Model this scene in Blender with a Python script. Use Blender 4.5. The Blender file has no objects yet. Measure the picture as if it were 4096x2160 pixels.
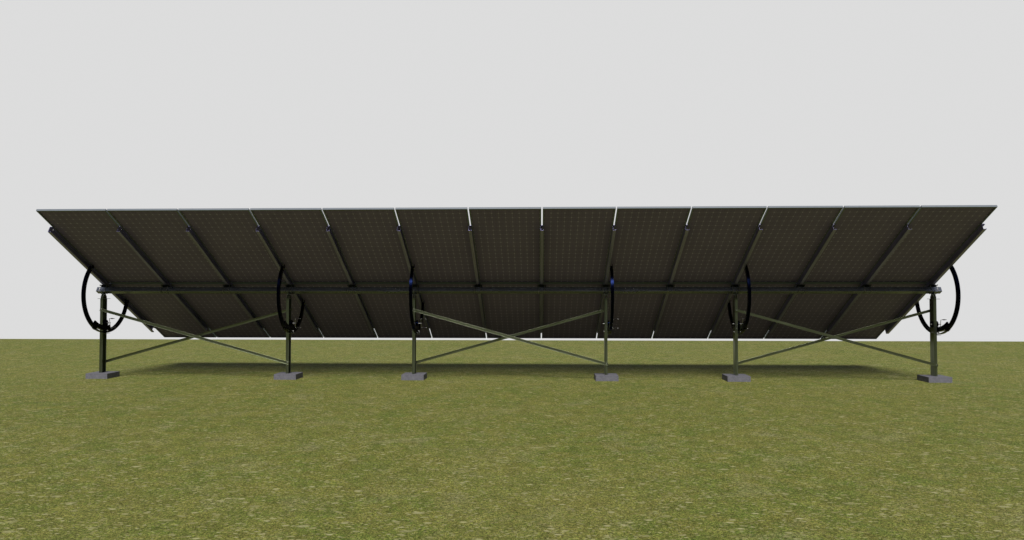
import bpy, bmesh, math
from mathutils import Vector, Matrix
R = math.radians
scene = bpy.context.scene
COL = scene.collection

# ---------------------------------------------------------------- dimensions
PITCH = 1.02                     # one panel plus gap
TAU = R(29.48)                   # tilt of the table
ZT = 1.4194                      # torque tube axis height
PIV = 1.35                       # pivot height
CX = 6.5 * PITCH
POSTS = (0, 3, 5, 8, 10, 13)     # rail index each post stands at
H = 0.04                         # half side of the tube

# ---------------------------------------------------------------- materials
def new_mat(name):
    m = bpy.data.materials.new(name); m.use_nodes = True
    nt = m.node_tree
    return m, nt, nt.nodes['Principled BSDF']

def N(nt, t, **kw):
    n = nt.nodes.new(t)
    for k, v in kw.items():
        if k in n.inputs: n.inputs[k].default_value = v
        else: setattr(n, k, v)
    return n

def ramp(nt, stops, fac):
    r = nt.nodes.new('ShaderNodeValToRGB')
    e = r.color_ramp.elements
    while len(e) < len(stops): e.new(0.5)
    for i, (p, c) in enumerate(stops):
        e[i].position = p
        e[i].color = (c[0], c[1], c[2], 1) if isinstance(c, (tuple, list)) else (c, c, c, 1)
    nt.links.new(fac, r.inputs['Fac'])
    return r.outputs['Color']

def mathn(nt, op, a, b=None, c=None):
    n = nt.nodes.new('ShaderNodeMath'); n.operation = op
    for i, v in enumerate((a, b, c)):
        if v is None: continue
        if isinstance(v, (int, float)): n.inputs[i].default_value = v
        else: nt.links.new(v, n.inputs[i])
    return n.outputs[0]

def mix(nt, fac, a, b):
    n = nt.nodes.new('ShaderNodeMix'); n.data_type = 'RGBA'
    for k, v in ((0, fac), (6, a), (7, b)):
        if isinstance(v, (int, float)): n.inputs[k].default_value = v
        elif isinstance(v, (tuple, list)): n.inputs[k].default_value = (v[0], v[1], v[2], 1)
        else: nt.links.new(v, n.inputs[k])
    return n.outputs[2]

def metal_mat(name, col, rough, metal, streak=(3, 40, 40), amount=0.25, spec=0.5):
    m, nt, b = new_mat(name)
    tc = N(nt, 'ShaderNodeTexCoord')
    mp = N(nt, 'ShaderNodeMapping'); mp.inputs['Scale'].default_value = streak
    nt.links.new(tc.outputs['Object'], mp.inputs['Vector'])
    n1 = N(nt, 'ShaderNodeTexNoise', Scale=1.0, Detail=5.0, Roughness=0.65)
    nt.links.new(mp.outputs[0], n1.inputs['Vector'])
    lo = [c * (1 - amount) for c in col]; hi = [min(1, c * (1 + amount)) for c in col]
    nt.links.new(ramp(nt, [(0.3, lo), (0.7, hi)], n1.outputs['Fac']), b.inputs['Base Color'])
    rr = ramp(nt, [(0.3, rough * 0.85), (0.7, min(1, rough * 1.15))], n1.outputs['Fac'])
    nt.links.new(rr, b.inputs['Roughness'])
    b.inputs['Metallic'].default_value = metal
    b.inputs['Specular IOR Level'].default_value = spec
    return m

M = {}
M['tube'] = metal_mat('dark_galvanised_tube', (0.185, 0.20, 0.255), 0.26, 0.75, (2, 25, 25))
M['rail'] = metal_mat('dark_rail_steel', (0.30, 0.28, 0.53), 0.42, 0.8, (30, 2, 30))
M['post'] = metal_mat('galvanised_post', (0.185, 0.205, 0.155), 0.33, 1.0, (40, 40, 1.2))
M['brace'] = metal_mat('galvanised_brace', (0.180, 0.198, 0.138), 0.34, 1.0, (2, 40, 40), 0.2)
M['frame'] = metal_mat('panel_frame_aluminium', (0.135, 0.155, 0.185), 0.5, 0.0, (8, 8, 8), 0.06, 0.3)
M['bolt'] = metal_mat('zinc_bolt', (0.36, 0.36, 0.36), 0.45, 1.0, (60, 60, 60), 0.1)
M['navy'] = metal_mat('navy_painted_steel', (0.0018, 0.0032, 0.013), 0.20, 1.0, (20, 20, 20), 0.3, 0.5)
M['grip'] = metal_mat('black_rubber_grip', (0.012, 0.010, 0.010), 0.6, 0.0, (40, 40, 40), 0.2, 0.3)
M['clamp'] = metal_mat('dark_clamp_steel', (0.09, 0.095, 0.10), 0.45, 1.0, (30, 30, 30), 0.2)

# concrete
m, nt, b = new_mat('rough_concrete'); M['concrete'] = m
tc = N(nt, 'ShaderNodeTexCoord')
n1 = N(nt, 'ShaderNodeTexNoise', Scale=22.0, Detail=9.0, Roughness=0.7, Distortion=0.6)
n2 = N(nt, 'ShaderNodeTexNoise', Scale=160.0, Detail=3.0, Roughness=0.6)
nt.links.new(tc.outputs['Object'], n1.inputs['Vector']); nt.links.new(tc.outputs['Object'], n2.inputs['Vector'])
c1 = ramp(nt, [(0.3, (0.090, 0.090, 0.110)), (0.7, (0.165, 0.163, 0.188))], n1.outputs['Fac'])
c2 = mix(nt, mathn(nt, 'MULTIPLY', n2.outputs['Fac'], 0.35), c1, (0.06, 0.058, 0.075))
nt.links.new(c2, b.inputs['Base Color']); b.inputs['Roughness'].default_value = 0.9
b.inputs['Specular IOR Level'].default_value = 0.2
bp = N(nt, 'ShaderNodeBump', Strength=0.5, Distance=0.012)
nt.links.new(n1.outputs['Fac'], bp.inputs['Height']); nt.links.new(bp.outputs[0], b.inputs['Normal'])

# photovoltaic laminate: 10 x 19 cells seen through the back glass
CELLX, CELLY = 0.0960, 0.1050
m, nt, b = new_mat('solar_laminate'); M['cells'] = m
tc = N(nt, 'ShaderNodeTexCoord')
sx = N(nt, 'ShaderNodeSeparateXYZ'); nt.links.new(tc.outputs['Object'], sx.inputs[0])
def edge(axis, pitch, off):     # distance in metres to the nearest cell border
    v = mathn(nt, 'ADD', mathn(nt, 'DIVIDE', sx.outputs[axis], pitch), 50 + off)
    f = mathn(nt, 'FRACT', v)
    return mathn(nt, 'MULTIPLY', mathn(nt, 'MINIMUM', f, mathn(nt, 'SUBTRACT', 1.0, f)), pitch), f
ex, fx = edge(0, CELLX, 0.0)
ey, fy = edge(1, CELLY, 0.5)
def below(v, w, soft=0.0015):
    n = nt.nodes.new('ShaderNodeMapRange'); n.clamp = True
    nt.links.new(v, n.inputs[0]); n.inputs[1].default_value = w - soft; n.inputs[2].default_value = w + soft
    n.inputs[3].default_value = 1.0; n.inputs[4].default_value = 0.0
    return n.outputs[0]
linex = below(ex, 0.0016); liney = below(ey, 0.0016)
diam = below(mathn(nt, 'ADD', ex, ey), 0.0125, 0.002)
bus = below(mathn(nt, 'ABSOLUTE', mathn(nt, 'SUBTRACT', mathn(nt, 'ABSOLUTE', mathn(nt, 'SUBTRACT', fx, 0.5)), 0.24)), 0.012, 0.008)
fy3 = mathn(nt, 'FRACT', mathn(nt, 'MULTIPLY', fy, 8.0))
fing = below(mathn(nt, 'ABSOLUTE', mathn(nt, 'SUBTRACT', fy3, 0.5)), 0.10, 0.06)
nz = N(nt, 'ShaderNodeTexNoise', Scale=1.3, Detail=3.0, Roughness=0.6)
nt.links.new(tc.outputs['Object'], nz.inputs['Vector'])
base = ramp(nt, [(0.3, (0.154, 0.122, 0.285)), (0.7, (0.180, 0.145, 0.325))], nz.outputs['Fac'])
c = mix(nt, mathn(nt, 'MULTIPLY', fing, 0.14), base, (0.24, 0.20, 0.42))
c = mix(nt, mathn(nt, 'MULTIPLY', bus, 0.30), c, (0.29, 0.25, 0.46))
c = mix(nt, mathn(nt, 'MULTIPLY', mathn(nt, 'MAXIMUM', linex, liney), 0.62), c, (0.38, 0.34, 0.60))
c = mix(nt, mathn(nt, 'MULTIPLY', diam, 0.85), c, (0.46, 0.42, 0.70))
nt.links.new(c, b.inputs['Base Color'])
b.inputs['Roughness'].default_value = 0.55
b.inputs['Specular IOR Level'].default_value = 0.15

# grass
m, nt, b = new_mat('short_grass'); M['grass'] = m
tc = N(nt, 'ShaderNodeTexCoord')
def noise(scale, detail=4.0, rough=0.6, dist=0.0, sc=None, rot=0.0):
    n = N(nt, 'ShaderNodeTexNoise', Scale=scale, Detail=detail, Roughness=rough, Distortion=dist)
    if sc or rot:
        mp = N(nt, 'ShaderNodeMapping')
        if sc: mp.inputs['Scale'].default_value = sc
        mp.inputs['Rotation'].default_value = (0, 0, rot)
        nt.links.new(tc.outputs['Object'], mp.inputs['Vector']); nt.links.new(mp.outputs[0], n.inputs['Vector'])
    else:
        nt.links.new(tc.outputs['Object'], n.inputs['Vector'])
    return n.outputs['Fac']
big = noise(0.55, 5.0, 0.6, 0.4)
mid = noise(3.2, 6.0, 0.65, 0.6)
fine = noise(26.0, 6.0, 0.75, 0.8)
vfine = noise(58.0, 5.0, 0.8)
speck = noise(130.0, 3.0, 0.7)
TAN = (0.40, 0.38, 0.21)
c = mix(nt, ramp(nt, [(0.40, 0.0), (0.60, 1.0)], mid), (0.152, 0.152, 0.036), (0.108, 0.134, 0.027))
c = mix(nt, ramp(nt, [(0.46, 0.0), (0.66, 0.6)], big), c, (0.165, 0.158, 0.043))
pale = noise(1.7, 6.0, 0.7, 0.8, sc=(1, 1, 1), rot=0.8)
c = mix(nt, ramp(nt, [(0.54, 0.0), (0.70, 0.6)], pale), c, (0.215, 0.205, 0.098))
clump = noise(6.0, 8.0, 0.72, 0.4)
hue = noise(34.0, 5.0, 0.7)
c = mix(nt, ramp(nt, [(0.52, 0.0), (0.66, 0.7)], hue), c, (0.075, 0.122, 0.022))
c = mix(nt, ramp(nt, [(0.36, 0.55), (0.48, 0.0)], hue), c, (0.205, 0.190, 0.070))
def gain(fac, lo, hi, a_, b_):
    n = nt.nodes.new('ShaderNodeMapRange'); n.clamp = True
    nt.links.new(fac, n.inputs[0]); n.inputs[1].default_value = lo; n.inputs[2].default_value = hi
    n.inputs[3].default_value = a_; n.inputs[4].default_value = b_
    return n.outputs[0]
gsum = mathn(nt, 'MULTIPLY', gain(clump, 0.36, 0.64, 0.80, 1.20), gain(vfine, 0.40, 0.60, 0.45, 1.60))
gsum = mathn(nt, 'MULTIPLY', gsum, gain(speck, 0.40, 0.60, 0.45, 1.55))
gsum = mathn(nt, 'MULTIPLY', gsum, gain(fine, 0.38, 0.62, 0.72, 1.28))
gsum = mathn(nt, 'MULTIPLY', gsum, 0.94)
vm = nt.nodes.new('ShaderNodeVectorMath'); vm.operation = 'SCALE'
nt.links.new(c, vm.inputs[0]); nt.links.new(gsum, vm.inputs['Scale'])
c = vm.outputs[0]
# scattered dry leaf flecks
def flecks(scale, th, rot, seedv):
    mp = N(nt, 'ShaderNodeMapping'); mp.inputs['Scale'].default_value = (0.55, 1, 1)
    mp.inputs['Rotation'].default_value = (0, 0, rot); mp.inputs['Location'].default_value = (seedv, seedv * 0.7, 0)
    nt.links.new(tc.outputs['Object'], mp.inputs['Vector'])
    v = N(nt, 'ShaderNodeTexVoronoi', Scale=scale); v.voronoi_dimensions = '2D'
    nt.links.new(mp.outputs[0], v.inputs['Vector'])
    s = N(nt, 'ShaderNodeSeparateColor'); nt.links.new(v.outputs['Color'], s.inputs[0])
    near = below(v.outputs['Distance'], 0.24, 0.07)
    pick = mathn(nt, 'GREATER_THAN', s.outputs[0], th)
    return mathn(nt, 'MULTIPLY', near, pick), s.outputs[1]
for scale, th, rot, sd, amt in ((19, 0.88, 0.3, 3.1, 0.8), (33, 0.80, 1.4, 7.7, 0.75), (52, 0.78, 2.4, 1.3, 0.7), (11, 0.965, 0.9, 5.5, 0.5)):
    f, tone = flecks(scale, th, rot, sd)
    tcol = mix(nt, tone, (0.19, 0.18, 0.07), TAN)
    c = mix(nt, mathn(nt, 'MULTIPLY', f, amt), c, tcol)
nt.links.new(c, b.inputs['Base Color'])
b.inputs['Roughness'].default_value = 0.95
b.inputs['Specular IOR Level'].default_value = 0.08
bp = N(nt, 'ShaderNodeBump', Strength=0.35, Distance=0.02)
nt.links.new(mathn(nt, 'ADD', fine, vfine), bp.inputs['Height']); nt.links.new(bp.outputs[0], b.inputs['Normal'])

# ---------------------------------------------------------------- mesh builder
def bolts(items, parent):
    """each bolt is an object of its own: hex head plus shank end"""
    for p, ax, r, h, sh in items:
        q = MB(); q.nut(p, ax, r, h)
        p2 = Vector(p) + Vector(ax) * h
        q.rod(p2, p2 + Vector(ax) * max(sh, 0.003), r * 0.5, 8)
        q.build('bolt', M['bolt'], parent)

class MB:
    def __init__(s): s.v = []; s.f = []; s.m = []
    def poly(s, pts, mi=0):
        o = len(s.v); s.v += [tuple(p) for p in pts]; s.f.append(tuple(range(o, o + len(pts)))); s.m.append(mi)
    def box(s, x0, x1, y0, y1, z0, z1, mi=0, mat=None):
        P = [Vector((x, y, z)) for x in (x0, x1) for y in (y0, y1) for z in (z0, z1)]
        if mat is not None: P = [mat @ p for p in P]
        o = len(s.v); s.v += [tuple(p) for p in P]
        for q in ((0, 1, 3, 2), (4, 6, 7, 5), (0, 4, 5, 1), (2, 3, 7, 6), (0, 2, 6, 4), (1, 5, 7, 3)):
            s.f.append(tuple(o + i for i in q)); s.m.append(mi)
    def prism(s, prof, axis, a, b_, mi=0, mat=None):
        """prof: 2-D outline; axis 'x' -> (y,z), 'y' -> (x,z), 'z' -> (x,y)"""
        def pt(p, t):
            q = Vector({'x': (t, p[0], p[1]), 'y': (p[0], t, p[1]), 'z': (p[0], p[1], t)}[axis])
            return mat @ q if mat is not None else q
        n = len(prof); o = len(s.v)
        s.v += [tuple(pt(p, a)) for p in prof] + [tuple(pt(p, b_)) for p in prof]
        s.f.append(tuple(range(o, o + n))); s.m.append(mi)
        s.f.append(tuple(range(o + 2 * n - 1, o + n - 1, -1))); s.m.append(mi)
        for i in range(n):
            j = (i + 1) % n
            s.f.append((o + i, o + n + i, o + n + j, o + j)); s.m.append(mi)
    def rod(s, p0, p1, r, seg=10, r1=None, mi=0):
        p0, p1 = Vector(p0), Vector(p1); d = (p1 - p0).normalized()
        a = d.orthogonal().normalized(); c = d.cross(a); r1 = r if r1 is None else r1
        o = len(s.v)
        for p, rr in ((p0, r), (p1, r1)):
            for i in range(seg):
                t = 2 * math.pi * i / seg; s.v.append(tuple(p + (a * math.cos(t) + c * math.sin(t)) * rr))
        s.f.append(tuple(range(o + seg - 1, o - 1, -1))); s.m.append(mi)
        s.f.append(tuple(range(o + seg, o + 2 * seg))); s.m.append(mi)
        for i in range(seg):
            j = (i + 1) % seg
            s.f.append((o + i, o + j, o + seg + j, o + seg + i)); s.m.append(mi)
    def path(s, pts, r, seg=8):
        for a, b_ in zip(pts[:-1], pts[1:]): s.rod(a, b_, r, seg)
    def nut(s, p, axis, r=0.011, h=0.009):
        p = Vector(p); s.rod(p, p + Vector(axis) * h, r, 6)
    def lathe(s, p0, axis, prof, seg=12):
        p0 = Vector(p0); d = Vector(axis).normalized(); a = d.orthogonal().normalized(); c = d.cross(a)
        o = len(s.v)
        for t, rr in prof:
            for i in range(seg):
                g = 2 * math.pi * i / seg; s.v.append(tuple(p0 + d * t + (a * math.cos(g) + c * math.sin(g)) * rr))
        for k in range(len(prof) - 1):
            for i in range(seg):
                j = (i + 1) % seg; q = o + k * seg
                s.f.append((q + i, q + j, q + seg + j, q + seg + i)); s.m.append(0)
        s.f.append(tuple(range(o + seg - 1, o - 1, -1))); s.m.append(0)
        q = o + (len(prof) - 1) * seg; s.f.append(tuple(range(q, q + seg))); s.m.append(0)
    def polar(s, xs, rs, phs, occ):
        """blocks of a polar grid (x, radius, angle from straight down, front negative)"""
        def P(i, j, k):
            g = phs[k]; return (xs[i], math.sin(g) * rs[j], -math.cos(g) * rs[j])
        nx, nr, npn = len(xs) - 1, len(rs) - 1, len(phs) - 1
        O = lambda i, j, k: 0 <= i < nx and 0 <= j < nr and 0 <= k < npn and occ(i, j, k)
        for i in range(nx):
            for j in range(nr):
                for k in range(npn):
                    if not O(i, j, k): continue
                    c = {(a, b_, d): P(i + a, j + b_, k + d) for a in (0, 1) for b_ in (0, 1) for d in (0, 1)}
                    if not O(i - 1, j, k): s.poly([c[0, 0, 0], c[0, 0, 1], c[0, 1, 1], c[0, 1, 0]])
                    if not O(i + 1, j, k): s.poly([c[1, 0, 0], c[1, 1, 0], c[1, 1, 1], c[1, 0, 1]])
                    if not O(i, j - 1, k): s.poly([c[0, 0, 0], c[1, 0, 0], c[1, 0, 1], c[0, 0, 1]])
                    if not O(i, j + 1, k): s.poly([c[0, 1, 0], c[0, 1, 1], c[1, 1, 1], c[1, 1, 0]])
                    if not O(i, j, k - 1): s.poly([c[0, 0, 0], c[0, 1, 0], c[1, 1, 0], c[1, 0, 0]])
                    if not O(i, j, k + 1): s.poly([c[0, 0, 1], c[1, 0, 1], c[1, 1, 1], c[0, 1, 1]])
    def build(s, name, mats, parent=None, loc=(0, 0, 0), rot=(0, 0, 0), bevel=0.0, weld=False):
        me = bpy.data.meshes.new(name); me.from_pydata(s.v, [], s.f); me.update()
        for mm in (mats if isinstance(mats, (list, tuple)) else [mats]): me.materials.append(mm)
        for p, mi in zip(me.polygons, s.m): p.material_index = mi
        bm = bmesh.new(); bm.from_mesh(me)
        if weld: bmesh.ops.remove_doubles(bm, verts=bm.verts, dist=1e-5)
        bmesh.ops.recalc_face_normals(bm, faces=bm.faces)
        bm.to_mesh(me); bm.free()
        o = bpy.data.objects.new(name, me); COL.objects.link(o)
        o.parent = parent; o.location = loc; o.rotation_euler = rot
        if bevel:
            md = o.modifiers.new('soft_edges', 'BEVEL'); md.width = bevel; md.segments = 2; md.limit_method = 'ANGLE'
        return o

def copy_tree(o, parent=None):
    c = o.copy(); COL.objects.link(c); c.parent = parent if parent else o.parent
    for ch in list(o.children): copy_tree(ch, c)
    return c

# ---------------------------------------------------------------- the setting
YE = 9.057                       # crest of the lawn behind the array
g = MB()
xs = (-400, 400)
rows = [(-300, 0), (YE - 0.05, 0), (YE, -0.001), (YE + 0.5, -0.10), (YE + 3, -0.80), (YE + 30, -9.0), (YE + 450, -120)]
for (ya, za), (yb, zb) in zip(rows[:-1], rows[1:]):
    g.poly([(xs[0], ya, za), (xs[1], ya, za), (xs[1], yb, zb), (xs[0], yb, zb)])
ground = g.build('ground', M['grass'], weld=True)
ground['kind'] = 'structure'; ground['label'] = 'short olive green lawn with dry flecks under and around the panels'

# ---------------------------------------------------------------- root of the array
root = bpy.data.objects.new('solar_array', None); COL.objects.link(root)
root.location = (CX, 0, 0); root.empty_display_size = 0.5
root['label'] = 'long tilted array of dark solar panels in two rows on braced steel posts'
root['category'] = 'solar array'
X = lambda i: i * PITCH - CX     # rail index -> x in the root's frame
TILT = (-TAU, 0, 0)              # local axes of tilted parts: x, down-slope y, panel-normal z

# ---------------------------------------------------------------- panels
PW, PL, PT = 1.0, 2.035, 0.027
D0 = 0.1675                      # underside of the frame above the tube axis
def make_panel(loc):
    w, l = PW / 2, PL / 2
    sheet = MB()
    sheet.box(-w + 0.006, w - 0.006, -l + 0.006, l - 0.006, 0.0135, 0.0190)
    p = sheet.build('solar_panel', M['cells'], root, loc, TILT)
    f = MB(); F = 0.020; t = 0.002
    # outer walls
    f.box(-w, w, -l, -l + t, 0, PT); f.box(-w, w, l - t, l, 0, PT)
    f.box(-w, -w + t, -l + t, l - t, 0, PT); f.box(w - t, w, -l + t, l - t, 0, PT)
    # return lips on the underside
    f.box(-w + t, w - t, -l + t, -l + F, 0.0, t); f.box(-w + t, w - t, l - F, l - t, 0.0, t)
    f.box(-w + t, -w + F, -l + F, l - F, 0.0, t); f.box(w - F, w - t, -l + F, l - F, 0.0, t)
    # ledge carrying the laminate
    L = 0.011
    f.box(-w + t, w - t, -l + t, -l + L, 0.0110, 0.0130); f.box(-w + t, w - t, l - L, l - t, 0.0110, 0.0130)
    f.box(-w + t, -w + L, -l + L, l - L, 0.0110, 0.0130); f.box(w - L, w - t, -l + L, l - L, 0.0110, 0.0130)
    # groove line along the outside of the top and bottom walls
    f.box(-w, w, -l - 0.0012, -l, 0.020, PT + 0.001); f.box(-w, w, l, l + 0.0012, 0.020, PT + 0.001)
    f.build('panel_frame', M['frame'], p)
    return p
def tilted(x, s, d):             # root-frame position of a point (x, up-slope s, above-tube d)
    return (x, d * math.sin(TAU) - s * math.cos(TAU), ZT + d * math.cos(TAU) + s * math.sin(TAU))
proto = None
for i in range(13):
    for s in (0.965, -1.0905):
        loc = tilted(X(i + 0.5), s, D0)
        if proto is None: proto = make_panel(loc)
        else:
            c = copy_tree(proto, root); c.location = loc

# ---------------------------------------------------------------- rails with their clamps
R1, R2 = 1.588, 1.70
ra, rb, wt = 0.076, 0.1655, 0.003
def make_rail(loc):
    r = MB()
    x0, x1 = -0.022, 0.022
    prof = [(x0, ra), (x1, ra), (x1, ra + 0.013), (x1 - wt, ra + 0.013), (x1 - wt, ra + wt), (x0 + wt, ra + wt),
            (x0 + wt, rb - wt), (x1 - wt, rb - wt), (x1 - wt, rb - 0.013), (x1, rb - 0.013), (x1, rb), (x0, rb)]
    r.prism(prof, 'y', -R1, R2)
    o = r.build('mounting_rail', M['rail'], root, loc, TILT)
    for s in (1.54, -1.64):
        bolts([((0.008, -s, rb - wt), (0, 0, -1), 0.0075, 0.007, 0.02)], o)
    pl = MB()
    pl.prism([(-0.066, 0.064), (0.066, 0.064), (0.064, 0.070), (-0.064, 0.070)], 'y', -0.060, 0.060)
    for x in (-0.03, 0.024): pl.box(x - 0.0025, x + 0.0025, -0.05, 0.05, 0.0415, 0.064)
    pl.build('saddle_plate', M['clamp'], o)
    for x in (-0.049, 0.047):
        q = MB(); k = H + 0.005
        pts = [(x, -k, 0.082), (x, -k, -k + 0.006), (x, -k + 0.006, -k), (x, k - 0.006, -k), (x, k, -k + 0.006), (x, k, 0.082)]
        q.path(pts, 0.004, 8)
        for sy in (-1, 1):
            q.nut((x, sy * k, 0.0705), (0, 0, 1), 0.0085, 0.008)
        q.build('u_bolt', M['bolt'], o)
    return o
rail0 = make_rail((X(0), 0, ZT))
for i in range(1, 14):
    c = copy_tree(rail0, root); c.location = (X(i), 0, ZT)

# ---------------------------------------------------------------- torque tube
t = MB(); xa, xb = X(0) - 0.100, X(13) + 0.108
h = H; th = 0.004; ch = 0.003
out = [(-h + ch, -h), (h - ch, -h), (h, -h + ch), (h, h - ch), (h - ch, h), (-h + ch, h), (-h, h - ch), (-h, -h + ch)]
k = h - th
inn = [(-k, -k), (k, -k), (k, k), (-k, k)]
n = len(out)
for a in range(n):
    p, q = out[a], out[(a + 1) % n]
    t.poly([(xa, *p), (xb, *p), (xb, *q), (xa, *q)])
for a in range(4):
    p, q = inn[a], inn[(a + 1) % 4]
    t.poly([(xa, *q), (xb, *q), (xb, *p), (xa, *p)])
for x in (xa, xb):               # rim of each open end
    for a in range(4):
        o1, o2 = out[2 * a], out[2 * a + 1]; i1, i2 = inn[a], inn[(a + 1) % 4]; o3 = out[(2 * a + 2) % 8]
        t.poly([(x, *i1), (x, *o1), (x, *o2), (x, *i2)]); t.poly([(x, *i2), (x, *o2), (x, *o3)])
tube = t.build('torque_tube', M['tube'], root, (0, 0, ZT), TILT, weld=True)
for (sa, sb) in ((4.600, 4.868), (8.393, 8.660)):
    a, b_ = sa - CX, sb - CX; sp = MB(); w = b_ - a
    sp.box(a, b_, -h - 0.006, -h - 0.0005, -h - 0.006, h - 0.012)         # plate on the upper front face
    sp.box(a, b_, -h - 0.0004, h - 0.012, -h - 0.006, -h - 0.0005)        # plate on the lower front face
    s_ = sp.build('splice_plate', M['tube'], tube)
    bolts([((a + q * w, -h - 0.006, 0.006), (0, -1, 0), 0.008, 0.006, 0.003) for q in (0.28, 0.74)] +
          [((a + q * w, -h + 0.006, -h - 0.006), (0, 0, -1), 0.008, 0.006, 0.008) for q in (0.14, 0.37, 0.61, 0.84)], s_)
for i in POSTS:                  # hanger blade under the tube at each post
    hb = MB()
    c_, s_ = math.cos(TAU), math.sin(TAU)
    def tl(y, z):                # world offset from the pivot -> tube frame
        z = z + (PIV - ZT); return (y * c_ - z * s_, y * s_ + z * c_)
    arc = [tl(0.024 * math.sin(a), -0.024 * math.cos(a)) for a in [R(d) for d in range(-80, 81, 20)]]
    prof = arc + [(0.030, -h - 0.0046), (-h - 0.0005, -h - 0.0046), (-h - 0.006, -h + 0.012), (-h - 0.012, -h + 0.004)]
    hb.prism(prof, 'x', X(i) - 0.008, X(i) + 0.004)
    hb.box(X(i) - 0.052, X(i) + 0.046, -0.036, 0.037, -h - 0.0045, -h - 0.0005)
    hb.build('hanger_bracket', M['tube'], tube, weld=False)

# ---------------------------------------------------------------- posts
def make_post(loc):
    p = MB(); x0, x1, y0, y1, w, lip = -0.027, 0.018, -0.052, 0.066, 0.003, 0.016
    prof = [(x0, y0), (x1, y0), (x1, y0 + lip), (x1 - w, y0 + lip), (x1 - w, y0 + w), (x0 + w, y0 + w),
            (x0 + w, y1 - w), (x1 - w, y1 - w), (x1 - w, y1 - lip), (x1, y1 - lip), (x1, y1), (x0, y1)]
    p.prism(prof, 'z', 0.0849, 1.281)
    o = p.build('support_post', M['post'], root, loc, bevel=0.0012)
    q = MB(); q.box(-0.055, 0.061, -0.078, 0.082, 1.2812, 1.2868)
    q.build('cap_plate', M['post'], o)
    e = MB()
    ear = [(-0.050, 1.287), (0.056, 1.287), (0.056, 1.318), (0.028, 1.358)] + \
          [(0.002 + 0.026 * math.cos(a), PIV + 0.012 + 0.018 * math.sin(a)) for a in [R(d) for d in range(20, 161, 20)]] + \
          [(-0.024, 1.358), (-0.050, 1.318)]
    for xx in (-0.020, 0.011): e.prism(ear, 'x', xx, xx + 0.006)
    e.build('bearing_ears', M['post'], o)
    bl = MB(); bl.lathe((-0.036, 0, PIV), (1, 0, 0), [(0, 0.0065), (0.0045, 0.0065), (0.0046, 0.013), (0.0156, 0.013), (0.0157, 0.0065),
                                                       (0.0535, 0.0065), (0.0536, 0.013), (0.0640, 0.013), (0.0641, 0.0065), (0.068, 0.0065)], 12)
    bl.build('pivot_bolt', M['bolt'], o)
    # axle plate on the web and its bolt
    for xx in (0.0182, -0.031):
        ap = MB(); ap.box(xx, xx + 0.0038, -0.046, 0.060, 0.845, 0.931)
        a_ = ap.build('axle_plate', M['navy'], o, bevel=0.001)
    ab = MB(); ab.lathe((-0.0311, 0.008, 0.888), (-1, 0, 0), [(0, 0.018), (0.003, 0.018), (0.0031, 0.012), (0.011, 0.012), (0.0111, 0.007), (0.019, 0.007)], 14)
    ab.build('axle_bolt', M['bolt'], o)
    gb = MB(); gb.box(0.0185, 0.084, -0.050, 0.052, 0.7185, 0.7222)
    gb.box(0.0183, 0.0215, -0.046, 0.048, 0.7224, 0.775)
    gb.build('guide_bracket', M['post'], o)
    g2 = MB(); g2.lathe((-0.036, 0.0, 0.763), (1, 0, 0), [(0, 0.0075), (0.0001, 0.013), (0.0085, 0.013), (0.0086, 0.0075), (0.104, 0.0075),
                                                           (0.1041, 0.013), (0.114, 0.013), (0.1141, 0.0075), (0.119, 0.0075)], 12)
    g2.build('guide_bolt', M['bolt'], o)
    bolts([((0.068, 0.01, 0.738), (1, 0, 0), 0.010, 0.007, 0.003)], o)
    return o
post0 = make_post((X(0), 0, 0))
for i in POSTS[1:]:
    c = copy_tree(post0, root); c.location = (X(i), 0, 0)

# ---------------------------------------------------------------- bowed adjusters with rack, pinion, crank
def make_adjuster(loc):
    a = MB()
    xs = (0.022, 0.028, 0.060, 0.066); rs = (0.572, 0.579, 0.606, 0.615, 0.620)
    n = 150; phs = [R(-140 + 222 * k / n) for k in range(n + 1)]
    def occ(i, j, k):
        d = math.degrees((phs[k] + phs[k + 1]) / 2)
        if j == 1 and -27.5 < d < 5.5: return False
        if i == 1: return j == 3 and not (d < -136 or d > 78)
        if i == 2 and (d > 80.3): return False
        if i == 0 and (d < -138.8): return False
        return True
    a.polar(xs, rs, phs, occ)
    o = a.build('curved_adjuster', M['navy'], root, loc, weld=True)
    r = MB(); n = 138; phs = [R(-36 + 48 * k / n) for k in range(n + 1)]
    rs2 = (0.503, 0.512, 0.520, 0.579)
    def occ2(i, j, k):
        d = math.degrees(phs[k])
        if j == 0: return k % 3 != 0
        return True
    r.polar((0.034, 0.054), rs2, phs, occ2)
    # widened root plate holding the rack, with its tail tab
    phs3 = [R(-33 + 41 * k / 40) for k in range(41)]
    r.polar((0.0285, 0.0595), (0.560, 0.5785), phs3, lambda i, j, k: True)
    phs4 = [R(-34 + 6 * k / 6) for k in range(7)]
    r.polar((0.030, 0.058), (0.6205, 0.633), phs4, lambda i, j, k: True)
    r.build('toothed_rack', M['navy'], o)
    bolts([((0.066, math.sin(R(g)) * 0.596, -math.cos(R(g)) * 0.596), (1, 0, 0), 0.011, 0.007, 0.003) for g in (-133, 74.5)], o)
    return o
adj0 = make_adjuster((X(0), 0, PIV))
for i in POSTS[1:]:
    c = copy_tree(adj0, root); c.location = (X(i), 0, PIV)

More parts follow.
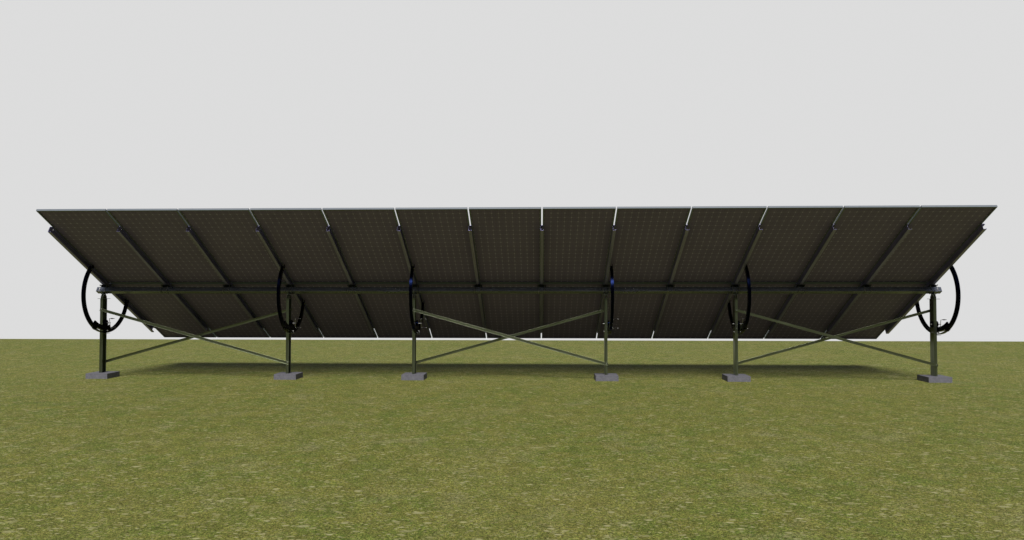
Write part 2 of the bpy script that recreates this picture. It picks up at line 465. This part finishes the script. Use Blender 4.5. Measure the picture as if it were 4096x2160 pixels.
def make_crank(loc):
    # pinion gear is the part, the crank handle hangs on its axle
    g = MB(); teeth = 14; prof = []
    for k in range(teeth):
        for f, rr in ((0.0, 0.040), (0.22, 0.0405), (0.36, 0.051), (0.64, 0.051), (0.78, 0.0405)):
            a = 2 * math.pi * (k + f) / teeth; prof.append((rr * math.cos(a), rr * math.sin(a)))
    g.prism(prof, 'x', 0.0345, 0.0535)
    g.rod((0.0225, 0, 0), (0.062, 0, 0), 0.021, 20)
    o = g.build('pinion_gear', M['navy'], root, loc)
    k = MB(); tip = 0.0735; lean = 0.017
    k.rod((0.0, 0, 0), (0.107, 0, 0), 0.0068, 12); k.rod((0.101, 0, 0), (0.112, 0, 0), 0.009, 12)
    k.rod((0.105, lean, -tip), (0.105, -lean, tip), 0.0042, 10)
    for s in (1, -1):
        k.rod((0.101, -lean * s, tip * s * 0.97), (0.190, -lean * s, tip * s * 0.97), 0.0026, 8)
        k.rod((0.188, -lean * s, tip * s * 0.97), (0.193, -lean * s, tip * s * 0.97), 0.0048, 8)
    ch = k.build('crank_handle', M['bolt'], o)
    for s in (1, -1):
        q = MB(); L = 0.070
        q.lathe((0.116, -lean * s, tip * s * 0.97), (1, 0, 0), [(L * u_, 0.0028 + 0.0058 * math.sin(math.pi * u_)) for u_ in [v / 8 for v in range(9)]])
        q.build('hand_grip', M['grip'], o)
    return o
ck0 = make_crank((X(0), 0.006, 0.889))
for i in POSTS[1:]:
    c = copy_tree(ck0, root); c.location = (X(i), 0.006, 0.889)

# ---------------------------------------------------------------- crossed braces (steel angles)
def brace(pa, pb, y, up, name='diagonal_brace'):
    pa, pb = Vector(pa), Vector(pb); L = (pb - pa).length; ang = math.atan2(pb.z - pa.z, pb.x - pa.x)
    q = MB(); w = 0.021; t_ = 0.003; dep = 0.022
    # local x along the brace, local y depth, local z across; web against the post
    q.box(0, L, -t_, 0, -w, w)
    if up: q.box(0, L, -dep, -t_, w - t_, w)
    else: q.box(0, L, -dep, -t_, -w, -w + t_)
    o = q.build(name, M['brace'], root, (pa.x - CX, y, pa.z), (0, -ang, 0), bevel=0.0008)
    bolts([((xx, -t_, 0.003), (0, -1, 0), 0.0085, 0.006, 0.003) for xx in (0.028, L - 0.028)], o)
    return o
for ia, ib in ((0, 3), (5, 8), (10, 13)):
    a, b_ = ia * PITCH, ib * PITCH
    brace((a - 0.026, 0, 1.113), (b_ + 0.026, 0, 0.250), -0.0525, False)
    brace((a - 0.016, 0, 0.250), (b_ + 0.030, 0, 1.113), 0.0695, True)

# ---------------------------------------------------------------- concrete footings
names = ['grey concrete footing block under the post at the left end of the array',
         'grey concrete footing block second from the left, where the first crossed braces end',
         'grey concrete footing block third from the left, left of the middle pair of crossed braces',
         'grey concrete footing block third from the right, right of the middle pair of crossed braces',
         'grey concrete footing block second from the right, where the last crossed braces begin',
         'grey concrete footing block under the post at the right end of the array']
f0 = MB(); f0.box(-0.178, 0.178, -0.175, 0.175, -0.05, 0.085)
fb = None
for k_, i in enumerate(POSTS):
    if fb is None:
        fb = f0.build('concrete_footing', M['concrete'], None, (i * PITCH, 0.007, 0), bevel=0.003); o = fb
    else:
        o = copy_tree(fb); o.parent = None; o.location = (i * PITCH, 0.007, 0)
    o['label'] = names[k_]; o['category'] = 'footing'; o['group'] = 'concrete footings under the posts'

# ---------------------------------------------------------------- world, sun, camera
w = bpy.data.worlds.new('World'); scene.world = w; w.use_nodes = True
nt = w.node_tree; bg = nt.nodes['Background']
# sky: even pale grey beyond the array; unseen overhead and rear darkened to deepen shadow, dim steel
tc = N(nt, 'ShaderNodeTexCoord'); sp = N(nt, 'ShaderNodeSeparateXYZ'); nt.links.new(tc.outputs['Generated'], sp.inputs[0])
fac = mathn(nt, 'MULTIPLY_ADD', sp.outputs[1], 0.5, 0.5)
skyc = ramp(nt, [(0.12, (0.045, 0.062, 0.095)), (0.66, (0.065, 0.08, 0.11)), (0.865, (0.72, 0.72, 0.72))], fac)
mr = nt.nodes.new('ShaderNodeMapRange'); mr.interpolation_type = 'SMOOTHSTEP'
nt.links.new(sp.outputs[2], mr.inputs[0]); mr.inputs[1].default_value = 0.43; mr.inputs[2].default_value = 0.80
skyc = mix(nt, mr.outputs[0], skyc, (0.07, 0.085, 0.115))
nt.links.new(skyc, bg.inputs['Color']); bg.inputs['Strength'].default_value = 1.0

sun = bpy.data.lights.new('sun', 'SUN'); sun.energy = 5.0; sun.angle = R(24); sun.color = (1.0, 0.97, 0.92)
so = bpy.data.objects.new('sun', sun); COL.objects.link(so)
EL, AZ = R(45), R(0)             # from behind the camera, high
d = Vector((math.sin(AZ) * math.cos(EL), math.cos(EL) * math.cos(AZ), -math.sin(EL)))
so.rotation_euler = d.to_track_quat('-Z', 'Y').to_euler(); so.location = (6, -20, 20)

cam = bpy.data.cameras.new('camera'); co = bpy.data.objects.new('camera', cam); COL.objects.link(co)
cam.sensor_width = 36.0; cam.lens = 36 * 2897.4 / 4096; cam.clip_end = 2000; cam.clip_start = 0.05
co.location = (7.0967, -11.5723, 1.4237)
yaw, pit = R(-2.1307), R(1.5849)
fwd = Vector((math.sin(yaw) * math.cos(pit), math.cos(yaw) * math.cos(pit), math.sin(pit)))
co.rotation_euler = fwd.to_track_quat('-Z', 'Y').to_euler()
scene.camera = co
scene.view_settings.view_transform = 'Standard'; scene.view_settings.look = 'None'
scene.view_settings.exposure = 0.0; scene.view_settings.gamma = 1.0
